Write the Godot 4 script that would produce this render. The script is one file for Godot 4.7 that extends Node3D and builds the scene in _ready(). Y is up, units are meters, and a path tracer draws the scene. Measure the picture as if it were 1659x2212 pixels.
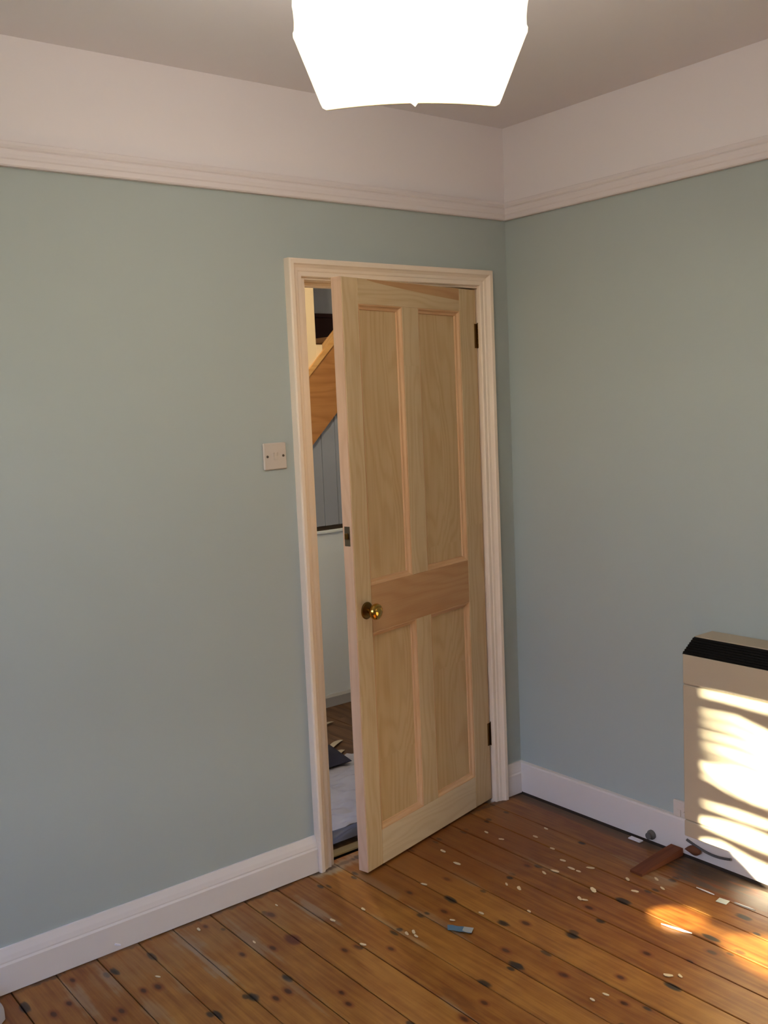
extends Node3D
# A bare room being redecorated: a stripped pine door stands ajar in the corner, sage walls below a picture rail,
# sanded floorboards, a paper lantern above. Origin: the floor corner of the door wall (z = 0) and the heater wall (x = 0).

const EYE := Vector3(-2.8055, 1.5857, 2.7559)
const CEIL := 2.5933
const RAIL_LOW := 2.2518
const RAIL_TOP := 2.316
const WEST := -3.6        # wall with the window, out of frame
const SOUTH := 3.6        # wall behind the camera
const HALL_BACK := -1.5   # front of the staircase
const SUN_DROP := 0.45   # metres down per metre across
const SUN_SIDE := 0.12
const HEAT_D := 0.165     # depth of the heater
const LAMP_E := 0.25       # the paper lantern
const HALL_E := 0.66      # the bulb in the hall

var M := {}
var taken := {}

# ------------------------------------------------------------------ mesh helpers
class Build:
	var v := PackedVector3Array()
	var n := PackedVector3Array()
	var t := PackedVector2Array()
	var grain := 1             # axis that the wood grain follows
	var shift := Vector2.ZERO  # moves the grain so that pieces differ
	var flat_uv := false       # true: u = x, v = z of the position (floorboards)

	func uv_of(p: Vector3, nn: Vector3) -> Vector2:
		if flat_uv:
			return Vector2(p.x, p.z)
		var a := nn.abs()
		var across := 0
		for i in 3:
			if i != grain and (across == grain or a[i] < a[across] - 0.001):
				across = i
		if across == grain:
			across = (grain + 1) % 3
		return Vector2(p[across], p[grain]) + shift

	func poly(pts: Array, ref: Vector3) -> void:      # a flat convex face turned away from ref
		var nn: Vector3 = Vector3.ZERO
		var c := Vector3.ZERO
		for i in pts.size():
			var p: Vector3 = pts[i]
			var q: Vector3 = pts[(i + 1) % pts.size()]
			nn += p.cross(q)
			c += p
		c /= pts.size()
		if nn.length() < 1e-12:
			return
		nn = nn.normalized()
		var flip := nn.dot(c - ref) < 0.0
		if flip:
			nn = -nn
		for i in range(1, pts.size() - 1):
			var tri: Array = [pts[0], pts[i], pts[i + 1]] if flip else [pts[0], pts[i + 1], pts[i]]
			for p: Vector3 in tri:
				v.append(p); n.append(nn); t.append(uv_of(p, nn))

	func face(pts: Array, nn: Vector3) -> void:       # a face with a wanted normal
		var c := Vector3.ZERO
		for p: Vector3 in pts:
			c += p
		poly(pts, c / pts.size() - nn)

	func box(mn: Vector3, mx: Vector3, ch := 0.0) -> void:
		var mid := (mn + mx) * 0.5
		var h := (mx - mn) * 0.5
		ch = minf(ch, minf(h.x, minf(h.y, h.z)) * 0.9)
		var corner := func(sx: float, sy: float, sz: float, axis: int) -> Vector3:
			var q := Vector3(sx * (h.x - ch), sy * (h.y - ch), sz * (h.z - ch))
			q[axis] += ch * [sx, sy, sz][axis]
			return mid + q
		for axis in 3:
			var b := (axis + 1) % 3
			var c := (axis + 2) % 3
			for s: float in [-1.0, 1.0]:
				var ring := []
				for k: Array in [[-1.0, -1.0], [1.0, -1.0], [1.0, 1.0], [-1.0, 1.0]]:
					var sg := [0.0, 0.0, 0.0]
					sg[axis] = s; sg[b] = k[0]; sg[c] = k[1]
					ring.append(corner.call(sg[0], sg[1], sg[2], axis))
				poly(ring, mid)
			if ch > 0.0:
				for s1: float in [-1.0, 1.0]:
					for s2: float in [-1.0, 1.0]:
						var e := []
						for k: Array in [[-1.0, b], [1.0, b], [1.0, c], [-1.0, c]]:
							var sg2 := [0.0, 0.0, 0.0]
							sg2[axis] = k[0]; sg2[b] = s1; sg2[c] = s2
							e.append(corner.call(sg2[0], sg2[1], sg2[2], int(k[1])))
						poly(e, mid)
		if ch > 0.0:
			for sx: float in [-1.0, 1.0]:
				for sy: float in [-1.0, 1.0]:
					for sz: float in [-1.0, 1.0]:
						poly([corner.call(sx, sy, sz, 0), corner.call(sx, sy, sz, 1), corner.call(sx, sy, sz, 2)], mid)

	# a profile of (a, b) points swept along w; the ends may be mitred in a and b
	func sweep(prof: PackedVector2Array, o: Vector3, da: Vector3, db: Vector3, w: Vector3, length: float, m0 := Vector2.ZERO, m1 := Vector2.ZERO) -> void:
		var area := 0.0
		for i in prof.size():
			area += prof[i].cross(prof[(i + 1) % prof.size()])
		var at := func(p: Vector2, far: bool) -> Vector3:
			return o + da * p.x + db * p.y + w * ((length + m1.dot(p)) if far else m0.dot(p))
		for i in prof.size():
			var p := prof[i]
			var q := prof[(i + 1) % prof.size()]
			var e := (q - p) * (1.0 if area > 0.0 else -1.0)
			if e.length() < 1e-9:
				continue
			face([at.call(p, false), at.call(q, false), at.call(q, true), at.call(p, true)], da * e.y - db * e.x)
		var idx := Geometry2D.triangulate_polygon(prof)
		for k in range(0, idx.size(), 3):
			face([at.call(prof[idx[k]], false), at.call(prof[idx[k + 1]], false), at.call(prof[idx[k + 2]], false)], -w)
			face([at.call(prof[idx[k]], true), at.call(prof[idx[k + 1]], true), at.call(prof[idx[k + 2]], true)], w)

	func smooth_quad(p: Array, nn: Array) -> void:
		var g: Vector3 = (p[1] - p[0]).cross(p[2] - p[0]) + (p[2] - p[0]).cross(p[3] - p[0])
		var order := [0, 2, 1, 0, 3, 2] if g.dot(nn[0] + nn[1] + nn[2] + nn[3]) > 0.0 else [0, 1, 2, 0, 2, 3]
		for i: int in order:
			v.append(p[i]); n.append(nn[i]); t.append(uv_of(p[i], nn[i]))

	# radius / height pairs turned about the y axis of xf
	func lathe(prof: PackedVector2Array, xf: Transform3D, seg := 20) -> void:
		for i in prof.size() - 1:
			var a := prof[i]
			var b := prof[i + 1]
			var d := b - a
			if d.length() < 1e-7:
				continue
			var out := Vector2(d.y, -d.x).normalized()
			for k in seg:
				var p0 := TAU * k / seg
				var p1 := TAU * (k + 1) / seg
				var pts := []
				var nn := []
				for c: Array in [[a, p0], [a, p1], [b, p1], [b, p0]]:
					var r: Vector2 = c[0]
					var ang: float = c[1]
					pts.append(xf * Vector3(r.x * cos(ang), r.y, r.x * sin(ang)))
					nn.append((xf.basis * Vector3(out.x * cos(ang), out.y, out.x * sin(ang))).normalized())
				smooth_quad(pts, nn)

	func tube(a: Vector3, b: Vector3, r: float, seg := 8) -> void:
		var y := (b - a).normalized()
		var x := y.cross(Vector3.UP if absf(y.y) < 0.9 else Vector3.RIGHT).normalized()
		lathe(PackedVector2Array([Vector2(0, 0), Vector2(r, 0), Vector2(r, (b - a).length()), Vector2(0, (b - a).length())]), Transform3D(Basis(x, y, x.cross(y)), a), seg)

	# a height field: f(u, v) gives a point for u, v in 0..1
	func sheet(nu: int, nv: int, f: Callable, thick := 0.0, up := Vector3.UP) -> void:
		var pts := []
		for j in nv + 1:
			for i in nu + 1:
				pts.append(f.call(float(i) / nu, float(j) / nv))
		var nrm := []
		for j in nv + 1:
			for i in nu + 1:
				var e: Vector3 = pts[j * (nu + 1) + mini(i + 1, nu)] - pts[j * (nu + 1) + maxi(i - 1, 0)]
				var g: Vector3 = pts[mini(j + 1, nv) * (nu + 1) + i] - pts[maxi(j - 1, 0) * (nu + 1) + i]
				var c := e.cross(g).normalized()
				nrm.append(c if c.dot(up) > 0.0 else -c)
		for j in nv:
			for i in nu:
				var q := [j * (nu + 1) + i, j * (nu + 1) + i + 1, (j + 1) * (nu + 1) + i + 1, (j + 1) * (nu + 1) + i]
				smooth_quad([pts[q[0]], pts[q[1]], pts[q[2]], pts[q[3]]], [nrm[q[0]], nrm[q[1]], nrm[q[2]], nrm[q[3]]])
				if thick > 0.0:
					smooth_quad([pts[q[0]] - nrm[q[0]] * thick, pts[q[1]] - nrm[q[1]] * thick, pts[q[2]] - nrm[q[2]] * thick, pts[q[3]] - nrm[q[3]] * thick], [-nrm[q[0]], -nrm[q[1]], -nrm[q[2]], -nrm[q[3]]])
		if thick > 0.0:
			var edge := []
			for i in nu: edge.append([i, i + 1])
			for i in nu: edge.append([nv * (nu + 1) + i, nv * (nu + 1) + i + 1])
			for j in nv: edge.append([j * (nu + 1), (j + 1) * (nu + 1)])
			for j in nv: edge.append([j * (nu + 1) + nu, (j + 1) * (nu + 1) + nu])
			var mid: Vector3 = pts[(nv / 2) * (nu + 1) + nu / 2]
			for e2: Array in edge:
				poly([pts[e2[0]], pts[e2[1]], pts[e2[1]] - nrm[e2[1]] * thick, pts[e2[0]] - nrm[e2[0]] * thick], mid)

	func mesh() -> ArrayMesh:
		var arr := []
		arr.resize(Mesh.ARRAY_MAX)
		arr[Mesh.ARRAY_VERTEX] = v
		arr[Mesh.ARRAY_NORMAL] = n
		arr[Mesh.ARRAY_TEX_UV] = t
		var am := ArrayMesh.new()
		am.add_surface_from_arrays(Mesh.PRIMITIVE_TRIANGLES, arr)
		return am


func numbered(called: String) -> String:
	var k: int = taken.get(called, 0)
	taken[called] = k + 1
	return called if k == 0 else "%s_%03d" % [called, k]

func obj(called: String, b: Build, mat: Material, parent: Node3D = null) -> MeshInstance3D:
	var o := MeshInstance3D.new()
	o.name = called if parent else numbered(called)
	o.mesh = b.mesh()
	o.material_override = mat
	(parent if parent else self).add_child(o, true)
	return o

func tag(o: Node3D, label: String, category: String, group := "") -> Node3D:
	o.set_meta("label", label)
	o.set_meta("category", category)
	if group:
		o.set_meta("group", group)
	return o

func thing(called: String, at: Vector3, label: String, category: String, group := "") -> Node3D:
	var o := Node3D.new()
	o.name = numbered(called)
	o.position = at
	add_child(o)
	return tag(o, label, category, group)

func structure(called: String) -> Node3D:
	var o := Node3D.new()
	o.name = numbered(called)
	o.set_meta("kind", "structure")
	add_child(o)
	return o

func struct(called: String, b: Build, mat: Material) -> MeshInstance3D:
	var o := obj(called, b, mat)
	o.set_meta("kind", "structure")
	return o

func boxed(mn: Vector3, mx: Vector3, ch := 0.0, grain := 1, shift := Vector2.ZERO) -> Build:
	var b := Build.new()
	b.grain = grain
	b.shift = shift
	b.box(mn, mx, ch)
	return b

# ------------------------------------------------------------------ materials
func plain(called: String, c: Color, rough := 0.8, metal := 0.0, spec := 0.5) -> StandardMaterial3D:
	var m := StandardMaterial3D.new()
	m.resource_name = called
	m.albedo_color = c
	m.roughness = rough
	m.metallic = metal
	m.metallic_specular = spec
	return m

func noise_bytes(w: int, h: int, sd: int, fx: float, fy: float, oct := 3) -> PackedByteArray:
	# noise stretched by unequal frequencies: drawn at a fitting size, then resized
	var fn := FastNoiseLite.new()
	fn.seed = sd
	fn.noise_type = FastNoiseLite.TYPE_SIMPLEX_SMOOTH
	fn.frequency = fx
	fn.fractal_octaves = oct
	var hh := maxi(4, int(h * fy / fx))
	var im := fn.get_image(w, hh, false, false, false)
	im.resize(w, h, Image.INTERPOLATE_CUBIC)
	im.convert(Image.FORMAT_L8)
	return im.get_data()

func normal_from_noise(sd: int, freq: float, strength: float) -> NoiseTexture2D:
	var fn := FastNoiseLite.new()
	fn.seed = sd
	fn.frequency = freq
	fn.fractal_octaves = 3
	var nt := NoiseTexture2D.new()
	nt.width = 256
	nt.height = 256
	nt.seamless = true
	nt.as_normal_map = true
	nt.bump_strength = strength
	nt.noise = fn
	return nt

# sawn pine: rings as stretched bands, a few cathedral arches, fine streaks. v runs along the grain, one tile is 0.3 m by 1.2 m
func pine(called: String, sd: int, light: Color, dark: Color, rings: float, arch: float, contrast: float, rough: float) -> StandardMaterial3D:
	var w := 192
	var h := 512
	var warp := noise_bytes(w, h, sd, 0.012, 0.004, 2)
	var fine := noise_bytes(w, h, sd + 7, 0.25, 0.006, 2)
	var blot := noise_bytes(w, h, sd + 13, 0.02, 0.006, 3)
	var px := PackedByteArray()
	px.resize(w * h * 3)
	var k := 0
	for j in h:
		var yy := float(j) / h
		for i in w:
			var x := float(i) / w - 0.5
			var r := x + (warp[k] / 255.0 - 0.5) * 0.35 + arch * x * x * sin(yy * TAU) + arch * 0.3 * yy * (1.0 - yy)
			var ring := pow(0.5 + 0.5 * sin(r * rings), 2.0)
			var f := fine[k] / 255.0 - 0.5
			var bl := blot[k] / 255.0 - 0.5
			var m := clampf((ring * 0.55 + f * 0.5 + bl * 0.7 + 0.1) * contrast, 0.0, 1.0)
			var c := light.lerp(dark, m)
			px[k * 3] = int(clampf(c.r, 0, 1) * 255)
			px[k * 3 + 1] = int(clampf(c.g, 0, 1) * 255)
			px[k * 3 + 2] = int(clampf(c.b, 0, 1) * 255)
			k += 1
	var m := plain(called, Color.WHITE, rough)
	m.albedo_texture = ImageTexture.create_from_image(Image.create_from_data(w, h, false, Image.FORMAT_RGB8, px))
	m.uv1_scale = Vector3(1.0 / 0.3, 1.0 / 1.2, 1.0)
	return m

# ------------------------------------------------------------------ floor
const SEAMS := [-0.05, -0.19, -0.307, -0.431, -0.557, -0.686, -0.808, -0.937, -1.057, -1.185, -1.307, -1.431, -1.56, -1.675, -1.804, -1.926, -2.053]

# one picture of the boards' colour, laid over them by position: x from -2.3 to 0, z from -0.06 to 1.64
func floor_material() -> StandardMaterial3D:
	var w := 1536
	var h := 680
	var x0 := -2.3
	var z0 := -0.06
	var sx := 2.3 / w
	var sz := 1.7 / h
	var warp := noise_bytes(w, h, 3, 0.01, 0.004, 2)
	var fine := noise_bytes(w, h, 5, 0.22, 0.012, 2)
	var streak := noise_bytes(w, h, 9, 0.06, 0.006, 3)
	var blot := noise_bytes(w, h, 11, 0.012, 0.02, 4)
	var rng := RandomNumberGenerator.new()
	rng.seed = 21
	var seams: Array = SEAMS.duplicate()
	seams.append(-2.18); seams.append(-2.31)
	var tone := []
	var off := []
	for s in seams.size():
		tone.append(rng.randf_range(-0.22, 0.26))
		off.append(rng.randf_range(0.0, 6.0))
	var light := Color(0.67, 0.46, 0.195)
	var dark := Color(0.45, 0.235, 0.075)
	var px := PackedFloat32Array()
	px.resize(w * h * 3)
	var board := []
	var local := []
	for i in w:
		var x := x0 + (i + 0.5) * sx
		var bi := 0
		while bi < seams.size() - 1 and x < seams[bi + 1]:
			bi += 1
		board.append(bi)
		local.append((x - seams[bi]) / 0.124 + off[bi])
	var k := 0
	for j in h:
		for i in w:
			var bi: int = board[i]
			var q: float = local[i]
			var ring := 0.5 + 0.5 * sin((q + (warp[k] / 255.0 - 0.5) * 1.1) * 17.0)
			var m: float = 0.40 + tone[bi] + (ring * ring - 0.4) * 0.13 + (fine[k] / 255.0 - 0.5) * 0.35 + (streak[k] / 255.0 - 0.5) * 0.75 + (blot[k] / 255.0 - 0.5) * 0.5
			m = clampf(m, 0.0, 1.0)
			px[k * 3] = lerpf(light.r, dark.r, m)
			px[k * 3 + 1] = lerpf(light.g, dark.g, m)
			px[k * 3 + 2] = lerpf(light.b, dark.b, m)
			k += 1
	var dab := func(x: float, z: float, rx: float, rz: float, c: Color, amount: float, ragged: float) -> void:
		var i0 := maxi(0, int((x - rx * 1.6 - x0) / sx))
		var i1 := mini(w - 1, int((x + rx * 1.6 - x0) / sx))
		var j0 := maxi(0, int((z - rz * 1.6 - z0) / sz))
		var j1 := mini(h - 1, int((z + rz * 1.6 - z0) / sz))
		for j in range(j0, j1 + 1):
			for i in range(i0, i1 + 1):
				var kk := j * w + i
				var dx := (x0 + i * sx - x) / rx
				var dz := (z0 + j * sz - z) / rz
				var d := sqrt(dx * dx + dz * dz) + ragged * ((streak[kk] - 128) / 128.0 + (blot[kk] - 128) / 200.0)
				var a := amount * (1.0 - smoothstep(0.55, 1.25, d))
				if a > 0.0:
					px[kk * 3] = lerpf(px[kk * 3], c.r, a)
					px[kk * 3 + 1] = lerpf(px[kk * 3 + 1], c.g, a)
					px[kk * 3 + 2] = lerpf(px[kk * 3 + 2], c.b, a)
	# iron stains round the nails, two to a board on every joist
	var ink := Color(0.115, 0.085, 0.075)
	for s in range(1, seams.size()):
		for zj: float in [0.118, 0.485, 0.868, 1.235, 1.6]:
			for side: float in [-1.0, 1.0]:
				if rng.randf() < 0.6:
					var a := rng.randf_range(0.35, 0.9)
					dab.call(seams[s] + side * rng.randf_range(0.009, 0.014), zj + rng.randf_range(-0.014, 0.014), rng.randf_range(0.006, 0.010), rng.randf_range(0.011, 0.019), ink, a, 0.35)
	for p: Vector2 in [Vector2(-0.812, 0.464), Vector2(-0.793, 0.682), Vector2(-0.928, 0.866), Vector2(-1.052, 0.868), Vector2(-0.695, 0.870), Vector2(-0.425, 0.842), Vector2(-0.241, 1.149), Vector2(-0.412, 1.149), Vector2(-1.441, 0.482), Vector2(-1.56, 0.496), Vector2(-1.671, 0.497), Vector2(-2.05, 0.116), Vector2(-0.694, 1.218), Vector2(-1.678, 0.115), Vector2(-1.796, 0.116)]:
		dab.call(p.x, p.y, 0.011, 0.026, ink, 0.85, 0.5)
	# knots
	for p: Vector2 in [Vector2(-1.772, 0.263), Vector2(-1.733, 0.274), Vector2(-1.856, 0.310), Vector2(-1.901, 0.076), Vector2(-1.886, 0.331), Vector2(-1.478, 0.072), Vector2(-1.287, 0.150), Vector2(-1.388, 0.320), Vector2(-1.473, 0.288), Vector2(-1.516, 0.541), Vector2(-1.473, 0.536), Vector2(-1.369, 0.640), Vector2(-1.385, 0.694), Vector2(-1.200, 0.483), Vector2(-1.237, 0.474), Vector2(-0.876, 0.338), Vector2(-1.133, 0.560), Vector2(-1.114, 0.932), Vector2(-1.201, 0.948), Vector2(-0.729, 0.354), Vector2(-0.876, 0.506), Vector2(-0.894, 0.793), Vector2(-0.866, 0.985), Vector2(-0.743, 0.728), Vector2(-0.465, 0.470), Vector2(-0.531, 0.796), Vector2(-0.473, 1.193), Vector2(-0.612, 1.074), Vector2(-0.556, 1.177), Vector2(-0.760, 1.098), Vector2(-0.846, 1.179), Vector2(-0.863, 0.991), Vector2(-0.878, 0.340), Vector2(-2.0, 0.2), Vector2(-1.95, 0.18)]:
		var big := rng.randf_range(0.8, 1.2)
		dab.call(p.x, p.y, 0.013 * big, 0.024 * big, Color(0.44, 0.20, 0.08), 0.55, 0.3)
		dab.call(p.x, p.y, 0.007 * big, 0.013 * big, Color(0.25, 0.11, 0.055), 0.85, 0.3)
	dab.call(-1.319, 0.321, 0.022, 0.034, Color(0.36, 0.15, 0.10), 0.9, 0.3)
	dab.call(-1.153, 0.866, 0.02, 0.07, Color(0.36, 0.18, 0.08), 0.5, 0.6)
	# old paint and plaster rubbed into the boards beside the seams
	var chalk := Color(0.62, 0.57, 0.54)
	for q: Array in [[-1.925, 0.2, 0.022, 0.14, 0.45], [-1.82, 0.13, 0.016, 0.09, 0.5], [-1.56, 0.10, 0.03, 0.10, 0.5], [-1.565, 0.27, 0.022, 0.12, 0.55], [-1.685, 0.33, 0.014, 0.09, 0.35], [-1.175, 0.22, 0.028, 0.13, 0.55], [-1.415, 0.25, 0.022, 0.14, 0.45], [-1.45, 0.56, 0.02, 0.1, 0.35], [-1.79, 0.36, 0.02, 0.08, 0.35], [-0.925, 0.2, 0.02, 0.12, 0.35], [-0.93, 0.55, 0.014, 0.16, 0.3], [-1.05, 0.5, 0.014, 0.12, 0.3], [-0.69, 0.4, 0.014, 0.12, 0.3], [-0.55, 0.35, 0.014, 0.12, 0.3], [-0.43, 0.45, 0.014, 0.14, 0.3], [-0.235, 0.84, 0.02, 0.06, 0.45], [-1.185, 0.9, 0.012, 0.12, 0.3], [-0.19, 0.7, 0.02, 0.14, 0.35]]:
		dab.call(q[0], q[1], q[2], q[3], chalk, q[4], 0.9)
	# redder boards in front of the door, bleached patches by the long skirting
	dab.call(-0.55, 0.22, 0.34, 0.22, Color(0.50, 0.27, 0.11), 0.5, 0.5)
	dab.call(-1.5, 0.12, 0.35, 0.12, Color(0.56, 0.44, 0.32), 0.3, 0.9)
	dab.call(-1.22, 0.72, 0.05, 0.25, Color(0.66, 0.46, 0.2), 0.5, 0.7)
	# a worn pale patch at the doorway, grime by the heater and along the wall ends
	dab.call(-0.97, 0.025, 0.10, 0.04, Color(0.66, 0.60, 0.50), 0.9, 0.4)
	dab.call(-0.89, 0.02, 0.07, 0.04, Color(0.60, 0.50, 0.42), 0.6, 0.5)
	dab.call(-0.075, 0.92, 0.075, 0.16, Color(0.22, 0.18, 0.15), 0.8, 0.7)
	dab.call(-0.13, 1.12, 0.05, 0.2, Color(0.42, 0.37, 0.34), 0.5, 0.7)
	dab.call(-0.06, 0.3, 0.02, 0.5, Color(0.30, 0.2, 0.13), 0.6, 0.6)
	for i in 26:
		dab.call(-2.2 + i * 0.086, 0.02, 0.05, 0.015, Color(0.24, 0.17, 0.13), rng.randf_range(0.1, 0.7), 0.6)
	var bytes := PackedByteArray()
	bytes.resize(w * h * 3)
	for i in w * h * 3:
		bytes[i] = int(clampf(px[i], 0.0, 1.0) * 255.0)
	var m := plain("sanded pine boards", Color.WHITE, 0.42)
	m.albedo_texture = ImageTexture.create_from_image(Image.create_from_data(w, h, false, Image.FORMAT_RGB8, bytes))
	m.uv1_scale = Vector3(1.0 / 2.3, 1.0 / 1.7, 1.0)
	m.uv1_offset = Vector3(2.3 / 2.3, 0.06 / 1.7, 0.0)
	return m

func _ready() -> void:
	# ---------------- camera, sky, sun, exposure
	var cam := Camera3D.new()
	cam.name = "camera"
	cam.transform = Transform3D(Basis(Vector3(0.78361, -0.04336, 0.61974), Vector3(0.10139, 0.99311, -0.05872), Vector3(-0.61293, 0.10885, 0.78261)).orthonormalized(), EYE)
	cam.fov = 54.3478
	cam.near = 0.05
	cam.far = 200.0
	cam.current = true
	add_child(cam)

	var sky_mat := ProceduralSkyMaterial.new()
	sky_mat.sky_top_color = Color(0.38, 0.53, 0.79)
	sky_mat.sky_horizon_color = Color(0.91, 0.875, 0.76)
	sky_mat.ground_bottom_color = Color(0.20, 0.22, 0.20)
	sky_mat.ground_horizon_color = Color(0.34, 0.37, 0.36)
	sky_mat.sky_energy_multiplier = 4.2
	sky_mat.sky_curve = 0.18
	sky_mat.ground_energy_multiplier = 0.8
	var sky := Sky.new()
	sky.sky_material = sky_mat
	var env := Environment.new()
	env.background_mode = Environment.BG_SKY
	env.sky = sky
	env.tonemap_mode = Environment.TONE_MAPPER_LINEAR
	env.tonemap_exposure = 0.92
	env.sdfgi_enabled = true
	env.ssao_enabled = true
	env.ssil_enabled = true
	var we := WorldEnvironment.new()
	we.name = "world_environment"
	we.environment = env
	add_child(we)

	var sun := DirectionalLight3D.new()
	sun.name = "sun"
	sun.light_energy = 18.0
	sun.light_color = Color(1.0, 0.98, 0.86)
	sun.light_angular_distance = 0.5
	sun.shadow_enabled = true
	add_child(sun)
	sun.look_at_from_position(Vector3.ZERO, Vector3(1.0, -SUN_DROP, SUN_SIDE), Vector3.UP)

	materials()
	room()
	hall_shell()
	door_frame()
	staircase()
	pine_door()
	heater()
	lantern()
	switch_plate()
	hall_things()
	small_things()
	outside()

func materials() -> void:
	M.green = plain("sage emulsion", Color(0.69, 0.726, 0.715), 0.9)
	M.white = plain("white emulsion", Color(0.935, 0.905, 0.905), 0.9)
	M.ceiling = plain("ceiling white", Color(0.925, 0.91, 0.915), 0.95)
	M.gloss = plain("white eggshell paint", Color(0.90, 0.87, 0.85), 0.45)
	M.rail = plain("picture rail paint", Color(0.895, 0.86, 0.86), 0.6)
	M.ivory = plain("ivory plastic", Color(0.80, 0.755, 0.71), 0.4)
	M.frame = plain("cream door frame paint", Color(0.95, 0.88, 0.80), 0.5)
	for k: String in ["green", "white", "ceiling"]:
		M[k].normal_enabled = true
		M[k].normal_texture = normal_from_noise(4, 0.03, 2.0)
		M[k].normal_scale = 0.12
		M[k].uv1_triplanar = true
		M[k].uv1_world_triplanar = true
		M[k].uv1_scale = Vector3(1.6, 1.6, 1.6)
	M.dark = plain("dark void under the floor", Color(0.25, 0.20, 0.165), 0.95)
	M.floor = floor_material()
	M.pine_stile = pine("pale pine", 31, Color(0.83, 0.73, 0.575), Color(0.765, 0.64, 0.465), 60.0, 0.2, 0.8, 0.6)
	M.pine_panel = pine("pine panel", 37, Color(0.82, 0.705, 0.53), Color(0.755, 0.615, 0.43), 46.0, 1.6, 0.8, 0.6)
	M.pine_rail = pine("heartwood pine", 41, Color(0.77, 0.60, 0.42), Color(0.71, 0.52, 0.34), 40.0, 0.8, 0.8, 0.6)
	M.pine_mould = pine("pine beading", 43, Color(0.85, 0.69, 0.52), Color(0.79, 0.60, 0.42), 50.0, 0.1, 0.8, 0.55)
	M.pine_edge = pine("pine edge", 47, Color(0.88, 0.74, 0.62), Color(0.82, 0.66, 0.53), 50.0, 0.1, 0.7, 0.6)
	M.pine_pale = pine("bleached pine", 49, Color(0.86, 0.78, 0.65), Color(0.81, 0.71, 0.56), 60.0, 0.3, 0.8, 0.6)
	M.pine_new = pine("orange pine", 53, Color(0.70, 0.485, 0.265), Color(0.60, 0.385, 0.19), 34.0, 0.7, 0.9, 0.45)
	M.old_boards = pine("old brown boards", 59, Color(0.42, 0.30, 0.20), Color(0.26, 0.17, 0.11), 30.0, 0.3, 1.0, 0.7)
	M.brass = plain("aged brass", Color(0.46, 0.35, 0.18), 0.35, 1.0)
	M.brass_bright = plain("polished brass", Color(0.72, 0.56, 0.27), 0.16, 1.0)
	M.steel = plain("dull steel", Color(0.46, 0.42, 0.36), 0.4, 1.0)
	M.cream_metal = plain("cream enamel", Color(0.73, 0.67, 0.575), 0.5)
	M.black = plain("black plastic", Color(0.035, 0.033, 0.035), 0.55, 0.0, 0.3)
	M.plastic = plain("white plastic", Color(0.86, 0.82, 0.78), 0.35)

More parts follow.
